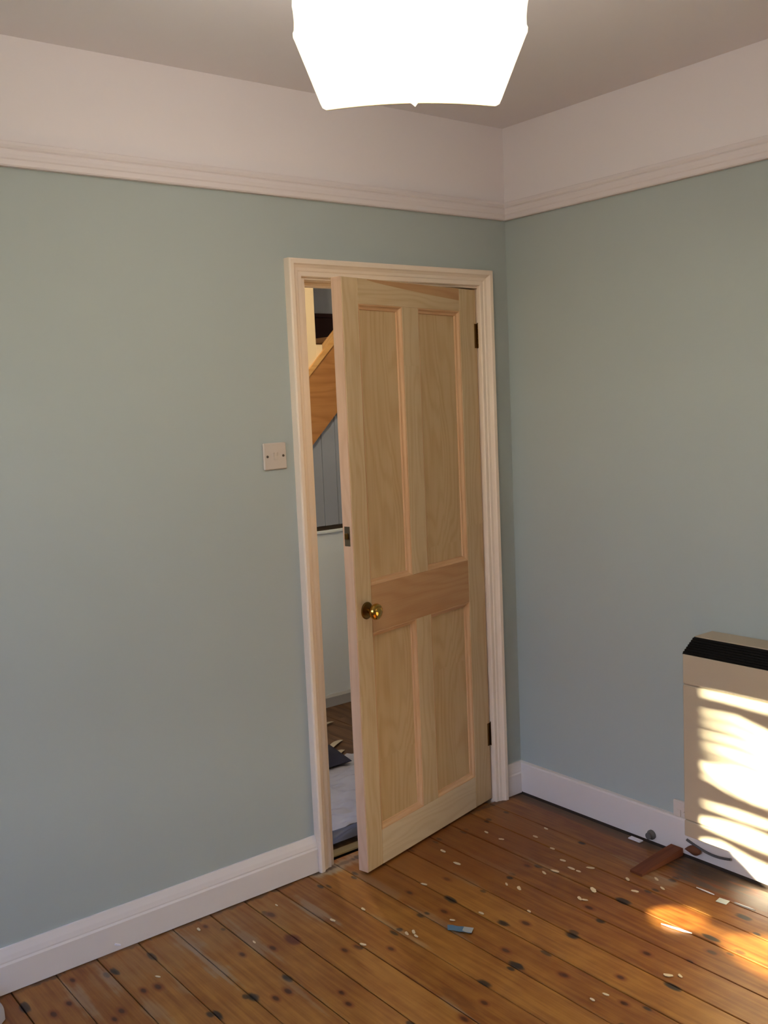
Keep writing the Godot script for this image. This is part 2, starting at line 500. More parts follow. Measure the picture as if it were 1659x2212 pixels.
# ------------------------------------------------------------------ room
func room() -> void:
	var fl := structure("floor")
	obj("underfloor", boxed(Vector3(WEST - 0.2, -0.2, -0.12), Vector3(0.12, -0.034, SOUTH + 0.2)), M.dark, fl)
	var rng := RandomNumberGenerator.new()
	rng.seed = 8
	var seams: Array = SEAMS.duplicate()
	var x := -2.18
	while x > WEST:
		seams.append(x)
		x -= 0.1245
	seams.append(WEST)
	for i in seams.size() - 1:
		var gap := rng.randf_range(0.0010, 0.0026)
		var gap2 := rng.randf_range(0.0008, 0.0022)
		var b := Build.new()
		b.flat_uv = true
		var top := rng.randf_range(-0.0012, 0.0008)
		var back := 0.004 if seams[i] > -0.95 or seams[i + 1] < -1.0 else -0.02
		if seams[i] < -0.15 and seams[i + 1] > -1.0:
			back = -0.022
		b.box(Vector3(seams[i + 1] + gap2, -0.022, back), Vector3(seams[i] - gap, top, SOUTH), 0.0016)
		obj("floorboard", b, M.floor, fl)

	obj("edge_fillet", boxed(Vector3(-0.048, -0.034, 0.0), Vector3(-0.014, -0.009, SOUTH)), plain("grimy edge strip", Color(0.44, 0.37, 0.31), 0.9), fl)

	# the wall with the door: the opening runs from x = -0.96 to x = -0.13, up to 2.02
	var wb := structure("wall_back")
	var g := Build.new()
	g.box(Vector3(WEST - 0.2, -0.03, -0.12), Vector3(-0.96, 2.285, 0))
	g.box(Vector3(-0.13, -0.03, -0.12), Vector3(0.12, 2.285, 0))
	g.box(Vector3(-0.96, 2.02, -0.12), Vector3(-0.13, 2.285, 0))
	obj("painted_wall", g, M.green, wb)
	obj("frieze", boxed(Vector3(WEST - 0.2, 2.285, -0.12), Vector3(0.12, CEIL, 0)), M.white, wb)
	var wr := structure("wall_right")
	obj("painted_wall", boxed(Vector3(0, -0.03, 0), Vector3(0.12, 2.285, SOUTH + 0.2)), M.green, wr)
	obj("frieze", boxed(Vector3(0, 2.285, 0), Vector3(0.12, CEIL, SOUTH + 0.2)), M.white, wr)
	var ws := structure("wall_front")
	obj("painted_wall", boxed(Vector3(WEST - 0.2, -0.03, SOUTH), Vector3(0, 2.285, SOUTH + 0.2)), M.green, ws)
	obj("frieze", boxed(Vector3(WEST - 0.2, 2.285, SOUTH), Vector3(0, CEIL, SOUTH + 0.2)), M.white, ws)
	struct("ceiling", boxed(Vector3(WEST - 0.2, CEIL, -0.12), Vector3(0.12, CEIL + 0.1, SOUTH + 0.2)), M.ceiling)

	# window wall, out of frame: one wide window from z = 0.34 to 3.0, y = 0.72 to 2.42
	var ww := structure("wall_left")
	var wl := Build.new()
	wl.box(Vector3(WEST - 0.2, -0.03, 0), Vector3(WEST, 0.72, SOUTH))
	wl.box(Vector3(WEST - 0.2, 0.72, 0), Vector3(WEST, 2.28, 0.34))
	wl.box(Vector3(WEST - 0.2, 0.72, 3.0), Vector3(WEST, 2.28, SOUTH))
	obj("painted_wall", wl, M.green, ww)
	var fz := Build.new()
	fz.box(Vector3(WEST - 0.2, 2.28, 0), Vector3(WEST, CEIL, 0.34))
	fz.box(Vector3(WEST - 0.2, 2.28, 3.0), Vector3(WEST, CEIL, SOUTH))
	fz.box(Vector3(WEST - 0.2, 2.42, 0.34), Vector3(WEST, CEIL, 3.0))
	obj("frieze", fz, M.white, ww)

	# skirting boards
	var torus := PackedVector2Array([Vector2(0, 0.002), Vector2(0.02, 0.002), Vector2(0.02, 0.082), Vector2(0.0165, 0.088), Vector2(0.0165, 0.092), Vector2(0.013, 0.106), Vector2(0.0085, 0.119), Vector2(0.006, 0.127), Vector2(0, 0.127)])
	var square := PackedVector2Array([Vector2(0, 0.006), Vector2(0.02, 0.006), Vector2(0.02, 0.121), Vector2(0.0185, 0.1255), Vector2(0.015, 0.127), Vector2(0, 0.127)])
	var s1 := Build.new()
	s1.sweep(torus, Vector3(WEST, 0, 0), Vector3(0, 0, 1), Vector3.UP, Vector3(1, 0, 0), -1.012 - WEST)
	struct("baseboard_back", s1, M.gloss)
	var s2 := Build.new()
	s2.sweep(torus, Vector3(-0.103, 0, 0), Vector3(0, 0, 1), Vector3.UP, Vector3(1, 0, 0), 0.103, Vector2.ZERO, Vector2(-1, 0))
	struct("baseboard_back", s2, M.gloss)
	var s3 := Build.new()
	s3.sweep(square, Vector3(0, 0, 0), Vector3(-1, 0, 0), Vector3.UP, Vector3(0, 0, 1), SOUTH, Vector2(1, 0))
	var bbr := struct("baseboard_right", s3, M.gloss)
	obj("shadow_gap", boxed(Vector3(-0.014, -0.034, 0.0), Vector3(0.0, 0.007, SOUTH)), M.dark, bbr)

	# picture rails, mitred in the corner
	var rail := PackedVector2Array([Vector2(0, RAIL_LOW), Vector2(0.016, RAIL_LOW), Vector2(0.019, RAIL_LOW + 0.004), Vector2(0.0195, RAIL_LOW + 0.017), Vector2(0.022, RAIL_LOW + 0.021), Vector2(0.0235, RAIL_LOW + 0.031), Vector2(0.0225, RAIL_LOW + 0.040), Vector2(0.0205, RAIL_LOW + 0.043), Vector2(0.024, RAIL_LOW + 0.047), Vector2(0.026, RAIL_LOW + 0.054), Vector2(0.025, RAIL_TOP - 0.002), Vector2(0.021, RAIL_TOP), Vector2(0.012, RAIL_TOP - 0.010), Vector2(0, RAIL_TOP - 0.010)])
	var r1 := Build.new()
	r1.sweep(rail, Vector3(WEST, 0, 0), Vector3(0, 0, 1), Vector3.UP, Vector3(1, 0, 0), -WEST, Vector2.ZERO, Vector2(-1, 0))
	struct("trim_1", r1, M.rail)
	var r2 := Build.new()
	r2.sweep(rail, Vector3(0, 0, 0), Vector3(-1, 0, 0), Vector3.UP, Vector3(0, 0, 1), SOUTH, Vector2(1, 0))
	struct("trim_2", r2, M.rail)

# the lining and architrave of the doorway
func door_frame() -> void:
	var d := structure("door_1")
	# lining: left face at x = -0.937, right face at -0.155, head at 1.996
	obj("jamb", boxed(Vector3(-0.96, -0.03, -0.135), Vector3(-0.937, 2.02, 0.002), 0.001), M.frame, d)
	obj("jamb", boxed(Vector3(-0.155, -0.03, -0.135), Vector3(-0.13, 2.02, 0.002), 0.001), M.frame, d)
	obj("head", boxed(Vector3(-0.937, 1.996, -0.135), Vector3(-0.155, 2.02, 0.002), 0.001), M.frame, d)
	obj("stop", boxed(Vector3(-0.937, 0, -0.085), Vector3(-0.925, 1.996, -0.05), 0.002), M.frame, d)
	obj("stop", boxed(Vector3(-0.167, 0, -0.085), Vector3(-0.155, 1.996, -0.05), 0.002), M.frame, d)
	obj("stop", boxed(Vector3(-0.925, 1.982, -0.085), Vector3(-0.167, 1.996, -0.05), 0.002), M.frame, d)
	# architrave: profile across its width (0 = inner edge), depth from the wall
	var arch := PackedVector2Array([Vector2(0, 0), Vector2(0, 0.012), Vector2(0.003, 0.016), Vector2(0.016, 0.016), Vector2(0.019, 0.019), Vector2(0.028, 0.021), Vector2(0.036, 0.027), Vector2(0.040, 0.032), Vector2(0.052, 0.033), Vector2(0.056, 0.030), Vector2(0.057, 0.026), Vector2(0.057, 0)])
	var a := Build.new()
	a.sweep(arch, Vector3(-0.955, 0.0, 0), Vector3(-1, 0, 0), Vector3(0, 0, 1), Vector3.UP, 2.003, Vector2.ZERO, Vector2(1, 0))
	obj("architrave", a, M.frame, d)
	var b := Build.new()
	b.sweep(arch, Vector3(-0.160, 0.0, 0), Vector3(1, 0, 0), Vector3(0, 0, 1), Vector3.UP, 2.003, Vector2.ZERO, Vector2(1, 0))
	obj("architrave", b, M.frame, d)
	var c := Build.new()
	c.sweep(arch, Vector3(-0.955, 2.003, 0), Vector3.UP, Vector3(0, 0, 1), Vector3(1, 0, 0), 0.795, Vector2(-1, 0), Vector2(1, 0))
	obj("architrave", c, M.frame, d)
	# threshold strip across the gap between the two floors
	var bar := PackedVector2Array([Vector2(0, 0), Vector2(0.003, 0.004), Vector2(0.014, 0.007), Vector2(0.031, 0.007), Vector2(0.043, 0.004), Vector2(0.046, 0)])
	var t := Build.new()
	t.sweep(bar, Vector3(-0.937, 0.0, -0.036), Vector3(0, 0, -1), Vector3.UP, Vector3(1, 0, 0), 0.782)
	var th := obj("threshold_strip", t, plain("tarnished threshold", Color(0.50, 0.43, 0.28), 0.55, 0.3), d)
	th.set_meta("label", "tarnished metal threshold strip")

# ------------------------------------------------------------------ the pine door
func pine_door() -> void:
	var d := thing("panelled_door", Vector3(-0.160, 0.009, -0.0085), "unpainted pine four-panel door standing ajar with a brass knob", "door")
	d.rotation.y = PI + 0.2182   # local x runs from the hinge to the free edge
	# in local axes the room side is -z: the front face is z = 0, the back z = 0.04
	var W := 0.763
	var H := 1.981
	var T := 0.042
	var ch := 0.0022
	var sl := 0.108
	var sr := W - 0.083
	obj("stile", boxed(Vector3(0, 0, 0), Vector3(sl, H, T), ch, 1, Vector2(0.02, 0.1)), M.pine_stile, d)
	var free := obj("stile", boxed(Vector3(sr, 0, 0), Vector3(W - 0.004, H, T), ch, 1, Vector2(0.17, 0.4)), M.pine_stile, d)
	var lip := obj("edge_lipping", boxed(Vector3(W - 0.004, 0.0, 0.001), Vector3(W, H, T - 0.001), 0.001, 1, Vector2(0.05, 0.3)), M.pine_edge, free)
	lip.set_meta("label", "planed pinkish edge of the door")
	var y_low := 0.122
	var y_lock0 := 0.812
	var y_lock1 := 0.972
	var y_top := 1.899
	var parts := {"bottom_rail": [0.0, y_low, M.pine_pale], "lock_rail": [y_lock0, y_lock1, M.pine_rail], "top_rail": [y_top, H, M.pine_stile]}
	for k: String in parts:
		var q: Array = parts[k]
		var r := obj(k, boxed(Vector3(sl, q[0], 0.0006), Vector3(sr, q[1], T - 0.0006), 0.0012, 0, Vector2(q[0], 0.2)), q[2], d)
		if k == "lock_rail":
			r.set_meta("label", "browner middle rail")
		if k == "top_rail":
			# a darker band of heartwood along the upper edge, its border an arched growth ring
			var hb := Build.new()
			hb.grain = 0
			var low := []
			for i in 13:
				var u := i / 12.0
				low.append(Vector3(sl + 0.001 + (sr - sl - 0.05) * u, H - 0.004 - 0.040 * pow(1.0 - u, 0.8), 0.0002))
			for i in 12:
				hb.face([low[i], low[i + 1], Vector3(low[i + 1].x, H - 0.0015, 0.0002), Vector3(low[i].x, H - 0.0015, 0.0002)], Vector3(0, 0, -1))
			var hw := obj("heartwood", hb, M.pine_rail, r)
			hw.set_meta("label", "browner heartwood along the top rail")
	var mu0 := 0.360
	var mu1 := 0.452
	var md0 := 0.352
	var md1 := 0.440
	obj("muntin", boxed(Vector3(mu0, y_lock1, 0.0006), Vector3(mu1, y_top, T - 0.0006), 0.0012, 1, Vector2(0.1, 0.7)), M.pine_stile, d)
	obj("muntin", boxed(Vector3(md0, y_low, 0.0006), Vector3(md1, y_lock0, T - 0.0006), 0.0012, 1, Vector2(0.22, 0.2)), M.pine_stile, d)
	# recessed panels with a planted ogee moulding
	var ogee := PackedVector2Array([Vector2(0, 0.001), Vector2(0.002, 0.001), Vector2(0.005, 0.003), Vector2(0.009, 0.009), Vector2(0.013, 0.011), Vector2(0.016, 0.0115), Vector2(0.018, 0.016), Vector2(0.018, 0.019), Vector2(0, 0.019)])
	var k := 0
	for q: Array in [[sl, mu0, y_lock1, y_top], [mu1, sr, y_lock1, y_top], [sl, md0, y_low, y_lock0], [md1, sr, y_low, y_lock0]]:
		var p := obj("panel", boxed(Vector3(q[0] - 0.004, q[2] - 0.004, 0.0165), Vector3(q[1] + 0.004, q[3] + 0.004, 0.0265), 0.0, 1, Vector2(0.07 + 0.31 * k, 0.15 + 0.23 * k)), M.pine_panel, d)
		var w: float = q[1] - q[0]
		var h: float = q[3] - q[2]
		for side: Array in [[Vector3(q[0], q[2], 0), Vector3(1, 0, 0), Vector3(0, 1, 0), h, 1], [Vector3(q[1], q[2], 0), Vector3(-1, 0, 0), Vector3(0, 1, 0), h, 1], [Vector3(q[0], q[2], 0), Vector3(0, 1, 0), Vector3(1, 0, 0), w, 0], [Vector3(q[0], q[3], 0), Vector3(0, -1, 0), Vector3(1, 0, 0), w, 0]]:
			var mb := Build.new()
			mb.grain = side[4]
			mb.shift = Vector2(0.13 * k, 0.3 * k)
			mb.sweep(ogee, side[0], side[1], Vector3(0, 0, 1), side[2], side[3], Vector2(1, 0), Vector2(-1, 0))
			obj("moulding", mb, M.pine_mould, p)
		k += 1
	# brass butt hinges: a knuckle with its two leaves
	for yh: float in [0.219, 1.766]:
		var hg := Build.new()
		for i in 5:
			hg.tube(Vector3(-0.004, yh + i * 0.0182, -0.006), Vector3(-0.004, yh + i * 0.0182 + 0.0176, -0.006), 0.0062, 10)
		hg.lathe(PackedVector2Array([Vector2(0.0062, 0), Vector2(0.005, 0.003), Vector2(0, 0.004)]), Transform3D(Basis(), Vector3(-0.004, yh + 0.0905, -0.006)), 10)
		var hi := obj("hinge", hg, M.brass, d)
		obj("hinge_leaf", boxed(Vector3(-0.002, yh, -0.0014), Vector3(0.016, yh + 0.09, 0.0004), 0.0004), M.brass, hi)
		obj("hinge_leaf", boxed(Vector3(-0.030, yh, -0.0052), Vector3(-0.006, yh + 0.09, -0.0032), 0.0006), M.brass, hi)
	# knob: rose, neck and a round handle with a stepped face
	var at := Transform3D(Basis(Vector3(1, 0, 0), Vector3(0, 0, -1), Vector3(0, 1, 0)), Vector3(W - 0.055, 0.893, 0.0))
	var kb := Build.new()
	kb.lathe(PackedVector2Array([Vector2(0.0085, 0.004), Vector2(0.0085, 0.017), Vector2(0.012, 0.022), Vector2(0.021, 0.027), Vector2(0.0265, 0.035), Vector2(0.0275, 0.042), Vector2(0.025, 0.048), Vector2(0.019, 0.051), Vector2(0.017, 0.0505), Vector2(0.0155, 0.053), Vector2(0.008, 0.0555), Vector2(0, 0.056)]), at, 28)
	var knob := obj("knob", kb, M.brass_bright, d)
	var ro := Build.new()
	ro.lathe(PackedVector2Array([Vector2(0.029, 0.0), Vector2(0.029, 0.002), Vector2(0.026, 0.0045), Vector2(0.018, 0.006), Vector2(0.0085, 0.0065)]), at, 28)
	obj("rose", ro, M.brass, knob)
	# mortice latch in the edge, seen as a face plate with its bolt
	var lp := obj("latch_plate", boxed(Vector3(W - 0.001, 1.115, 0.010), Vector3(W + 0.0012, 1.180, 0.033), 0.0005), M.steel, d)
	obj("latch_bolt", boxed(Vector3(W, 1.138, 0.015), Vector3(W + 0.009, 1.158, 0.028), 0.002), M.brass, lp)

# ------------------------------------------------------------------ storage heater
func heater() -> void:
	var z0 := 0.89
	var z1 := 1.72
	var h := thing("storage_heater", Vector3(-0.002, 0.15, z0), "cream metal storage heater with a black top grille on the wall", "heater")
	var L := z1 - z0
	var b := Build.new()
	# everything in local axes: y from the heater's underside, z along the wall
	b.sweep(PackedVector2Array([Vector2(0.004, 0.004), Vector2(0.158, 0.004), Vector2(0.158, 0.598), Vector2(0.098, 0.640), Vector2(0.004, 0.640)]), Vector3(0, 0, 0.002), Vector3(-1, 0, 0), Vector3.UP, Vector3(0, 0, 1), L - 0.004)
	obj("casing", b, M.cream_metal, h)
	obj("lower_panel", boxed(Vector3(-HEAT_D, 0.0, 0), Vector3(-0.15, 0.0535, L), 0.003), M.cream_metal, h)
	obj("front_panel", boxed(Vector3(-HEAT_D, 0.0565, 0), Vector3(-0.15, 0.5025, L), 0.003), M.cream_metal, h)
	obj("upper_panel", boxed(Vector3(-HEAT_D, 0.5055, 0), Vector3(-0.15, 0.604, L), 0.003), M.cream_metal, h)
	obj("lid", boxed(Vector3(-0.100, 0.638, 0), Vector3(-0.002, 0.648, L), 0.002), M.cream_metal, h)
	# the slanted outlet: black louvres in a black frame
	var lo := Vector3(-HEAT_D, 0.604, 0)
	var hi := Vector3(-0.100, 0.647, 0)
	var along := (hi - lo).normalized()
	var out := Vector3(along.y * -1.0, along.x, 0)
	var wide := (hi - lo).length()
	var g := Build.new()
	g.sweep(PackedVector2Array([Vector2(0, -0.006), Vector2(wide, -0.006), Vector2(wide, -0.001), Vector2(0, -0.001)]), lo, along, out, Vector3(0, 0, 1), L)
	var gr := obj("grille", g, M.black, h)
	for i in 7:
		var s := Build.new()
		var a := 0.003 + i * (wide - 0.006) / 7.0
		s.sweep(PackedVector2Array([Vector2(a, -0.002), Vector2(a + 0.0075, -0.002), Vector2(a + 0.006, 0.002), Vector2(a + 0.001, 0.0012)]), lo, along, out, Vector3(0, 0, 1), L)
		obj("louvre", s, M.black, gr)
	# white spur box on the wall, its edge showing past the heater
	var sp := thing("fused_spur", Vector3(0, 0.14, 0.772), "white fused spur plate partly hidden at the left side of the heater", "socket")
	obj("plate", boxed(Vector3(-0.012, -0.043, -0.0365), Vector3(0, 0.043, 0.05), 0.003), M.plastic, sp)
	obj("fuse_cover", boxed(Vector3(-0.0145, -0.012, -0.022), Vector3(-0.011, 0.012, -0.004), 0.001), M.plastic, sp)
	obj("switch", boxed(Vector3(-0.016, -0.010, 0.008), Vector3(-0.011, 0.010, 0.022), 0.001), M.plastic, sp)

# ------------------------------------------------------------------ paper lantern
func lantern() -> void:
	var p := thing("pendant_lamp", Vector3(-1.492, 2.1547, 1.2191), "glowing white paper lantern hanging askew from the ceiling", "lamp")
	var y0 := p.position.y
	var paper := plain("lit white paper", Color(0.95, 0.92, 0.85), 0.9)
	paper.emission_enabled = true
	paper.emission = Color(1.0, 0.93, 0.78)
	paper.emission_energy_multiplier = 2.0
	# rows of (height, radius): drawn in between the wire hoops, narrower below; the rim bows up at front and back
	var rows := [[0.0, 0.1657], [0.0033, 0.1718], [0.0111, 0.1757], [0.0663, 0.1972], [0.1207, 0.2186], [0.1272, 0.2216], [0.1355, 0.222], [0.1401, 0.2196], [0.1532, 0.2186], [0.1717, 0.2196], [0.181, 0.221], [0.2135, 0.2186], [0.2339, 0.221], [0.2785, 0.2103], [0.3481, 0.1722]]
	var turned := Basis(Vector3.UP, -0.707) * Basis(Vector3.RIGHT, 0.29) * Basis(Vector3.BACK, -0.03)
	var seg := 64
	var ring := func(r: Array) -> Array:
		var out := []
		for i in seg:
			var a := TAU * i / seg
			var bow := 0.011 * (1.0 - pow(cos(a), 2.0)) * maxf(0.0, 1.0 - r[0] / 0.05)
			out.append(turned * Vector3(cos(a) * r[1], r[0] + bow, sin(a) * r[1]))
		return out
	var b := Build.new()
	for k in rows.size() - 1:
		var A: Array = ring.call(rows[k])
		var B: Array = ring.call(rows[k + 1])
		for i in seg:
			var j := (i + 1) % seg
			b.poly([A[i], A[j], B[j], B[i]], turned * Vector3(0, 0.18, 0))
	var sh := obj("paper_shade", b, paper, p)
	var tab := Build.new()
	tab.face([turned * Vector3(-0.002, 0.012, 0.168), turned * Vector3(0.014, 0.012, 0.168), turned * Vector3(0.008, 0.004, 0.167)], turned * Vector3(0, 0, 1))
	obj("seam_tab", tab, paper, sh)
	var wire := plain("thin wire", Color(0.75, 0.70, 0.6), 0.5)
	for k: int in [0, 6, 10, 12, 14]:
		var A: Array = ring.call(rows[k])
		var wb := Build.new()
		for i in seg:
			wb.tube(A[i] * Vector3(0.985, 1.0, 0.985), A[(i + 1) % seg] * Vector3(0.985, 1.0, 0.985), 0.0013, 5)
		obj("hoop", wb, wire, sh)
	var cd := Build.new()
	cd.tube(Vector3(0, 0.28, 0), Vector3(0, CEIL - y0 - 0.02, 0), 0.0035, 8)
	obj("cord", cd, M.plastic, p)
	var rs := Build.new()
	rs.lathe(PackedVector2Array([Vector2(0.0, -0.026), Vector2(0.012, -0.026), Vector2(0.03, -0.022), Vector2(0.042, -0.010), Vector2(0.046, 0.0)]), Transform3D(Basis(), Vector3(0, CEIL - y0, 0)), 24)
	obj("ceiling_rose", rs, M.plastic, p)
	var bulb := plain("lit bulb", Color(1, 0.95, 0.85), 0.3)
	bulb.emission_enabled = true
	bulb.emission = Color(1.0, 0.88, 0.68)
	bulb.emission_energy_multiplier = 3.0
	var bb := Build.new()
	bb.lathe(PackedVector2Array([Vector2(0, -0.03), Vector2(0.018, -0.025), Vector2(0.029, -0.008), Vector2(0.03, 0.005), Vector2(0.024, 0.025), Vector2(0.014, 0.045), Vector2(0.013, 0.06)]), Transform3D(Basis(), Vector3(0, 0.19, 0)), 20)
	obj("bulb", bb, bulb, p)
	var holder := Build.new()
	holder.lathe(PackedVector2Array([Vector2(0.013, 0.25), Vector2(0.018, 0.25), Vector2(0.018, 0.285), Vector2(0.008, 0.295), Vector2(0, 0.295)]), Transform3D(), 16)
	obj("bulb_holder", holder, M.plastic, p)
	var o := OmniLight3D.new()
	o.name = "lamp_light"
	o.position = Vector3(0.03, 0.19, -0.035)
	o.light_color = Color(1.0, 0.97, 0.955)
	o.light_energy = LAMP_E
	o.light_size = 0.14
	o.omni_range = 12.0
	o.omni_attenuation = 2.0
	o.shadow_enabled = true
	p.add_child(o)

func switch_plate() -> void:
	var s := thing("light_switch", Vector3(-1.089, 1.4295, 0), "square white light switch on the sage wall left of the door", "switch")
	s.rotation.z = 0.012
	obj("plate", boxed(Vector3(-0.043, -0.043, 0), Vector3(0.043, 0.043, 0.009), 0.003), M.ivory, s)
	var r := Build.new()
	r.sweep(PackedVector2Array([Vector2(-0.012, 0.008), Vector2(0.012, 0.008), Vector2(0.012, 0.014), Vector2(0.0, 0.011), Vector2(-0.012, 0.0105)]), Vector3(-0.0055, 0, 0), Vector3.UP, Vector3(0, 0, 1), Vector3(1, 0, 0), 0.011)
	obj("rocker", r, M.ivory, s)
	for x: float in [-0.030, 0.030]:
		var sc := Build.new()
		sc.lathe(PackedVector2Array([Vector2(0.0042, 0.0), Vector2(0.0042, 0.0010), Vector2(0.003, 0.0016), Vector2(0, 0.0016)]), Transform3D(Basis(Vector3(1, 0, 0), Vector3(0, 0, 1), Vector3(0, -1, 0)), Vector3(x, 0.0, 0.0088)), 12)
		sc.box(Vector3(x - 0.0042, -0.0006, 0.0098), Vector3(x + 0.0042, 0.0006, 0.0107))
		obj("screw", sc, plain("dull screw", Color(0.40, 0.36, 0.32), 0.5, 0.4), s)

# ------------------------------------------------------------------ hall beyond the door
func hall_shell() -> void:
	var paint := plain("hall emulsion", Color(0.80, 0.81, 0.82), 0.9)
	var hf := structure("floor_hall")
	obj("underfloor", boxed(Vector3(-2.6, -0.2, -2.5), Vector3(2.6, -0.03, -0.12)), M.dark, hf)
	var rng := RandomNumberGenerator.new()
	rng.seed = 4
	var x := -1.35
	while x < 0.75:
		var w := 0.15
		obj("floorboard", boxed(Vector3(x + 0.002, -0.022, -1.5), Vector3(x + w - 0.002, rng.randf_range(-0.002, 0.0), -0.085), 0.0016, 2, Vector2(rng.randf(), rng.randf())), M.old_boards, hf)
		x += w
	obj("far_boards", boxed(Vector3(-2.6, -0.03, -2.4), Vector3(-1.35, -0.002, -0.12), 0.0, 2), M.old_boards, hf)
	obj("far_boards", boxed(Vector3(0.75, -0.03, -2.4), Vector3(2.6, -0.002, -0.12), 0.0, 2), M.old_boards, hf)
	# the hall is closed but for a stair window at the back, left of the flight
	var wbk := Build.new()
	wbk.box(Vector3(-2.6, 0, -2.5), Vector3(-2.3, 4.0, -2.36))
	wbk.box(Vector3(-1.0, 0, -2.5), Vector3(2.6, 4.0, -2.36))
	wbk.box(Vector3(-2.3, 0, -2.5), Vector3(-1.0, 0.9, -2.36))
	wbk.box(Vector3(-2.3, 2.3, -2.5), Vector3(-1.0, 4.0, -2.36))
	struct("wall_hall_back", wbk, paint)
	struct("wall_hall_right", boxed(Vector3(2.5, 0, -2.36), Vector3(2.6, 4.0, -0.12)), paint)
	struct("wall_hall_front", boxed(Vector3(0.12, 0, -0.12), Vector3(2.6, CEIL, 0.0)), paint)
	struct("wall_hall_left", boxed(Vector3(-2.6, 0, -2.36), Vector3(-2.5, 4.0, -0.12)), paint)
	struct("ceiling_hall", boxed(Vector3(-2.6, CEIL, -1.5), Vector3(2.6, CEIL + 0.1, -0.12)), M.ceiling)
	struct("ceiling_stairwell", boxed(Vector3(-2.6, 4.0, -2.5), Vector3(2.6, 4.1, -1.4)), M.ceiling)
	struct("wall_stairwell", boxed(Vector3(-2.6, CEIL + 0.1, -1.44), Vector3(2.6, 4.0, -1.4)), paint)
	var w2 := structure("window_2")
	var fr := Build.new()
	for x2: float in [-2.3, -1.67, -1.05]:
		fr.box(Vector3(x2, 0.9, -2.45), Vector3(x2 + 0.05, 2.3, -2.40), 0.003)
	for y2: float in [0.9, 2.25]:
		fr.box(Vector3(-2.25, y2, -2.45), Vector3(-1.05, y2 + 0.05, -2.40), 0.003)
	obj("frame", fr, M.gloss, w2)
	var glass := plain("clear glass", Color(1, 1, 1, 0.06), 0.02)
	glass.transparency = BaseMaterial3D.TRANSPARENCY_ALPHA
	M.glass = glass
	obj("pane", boxed(Vector3(-2.26, 0.94, -2.427), Vector3(-1.04, 2.26, -2.423)), glass, w2)

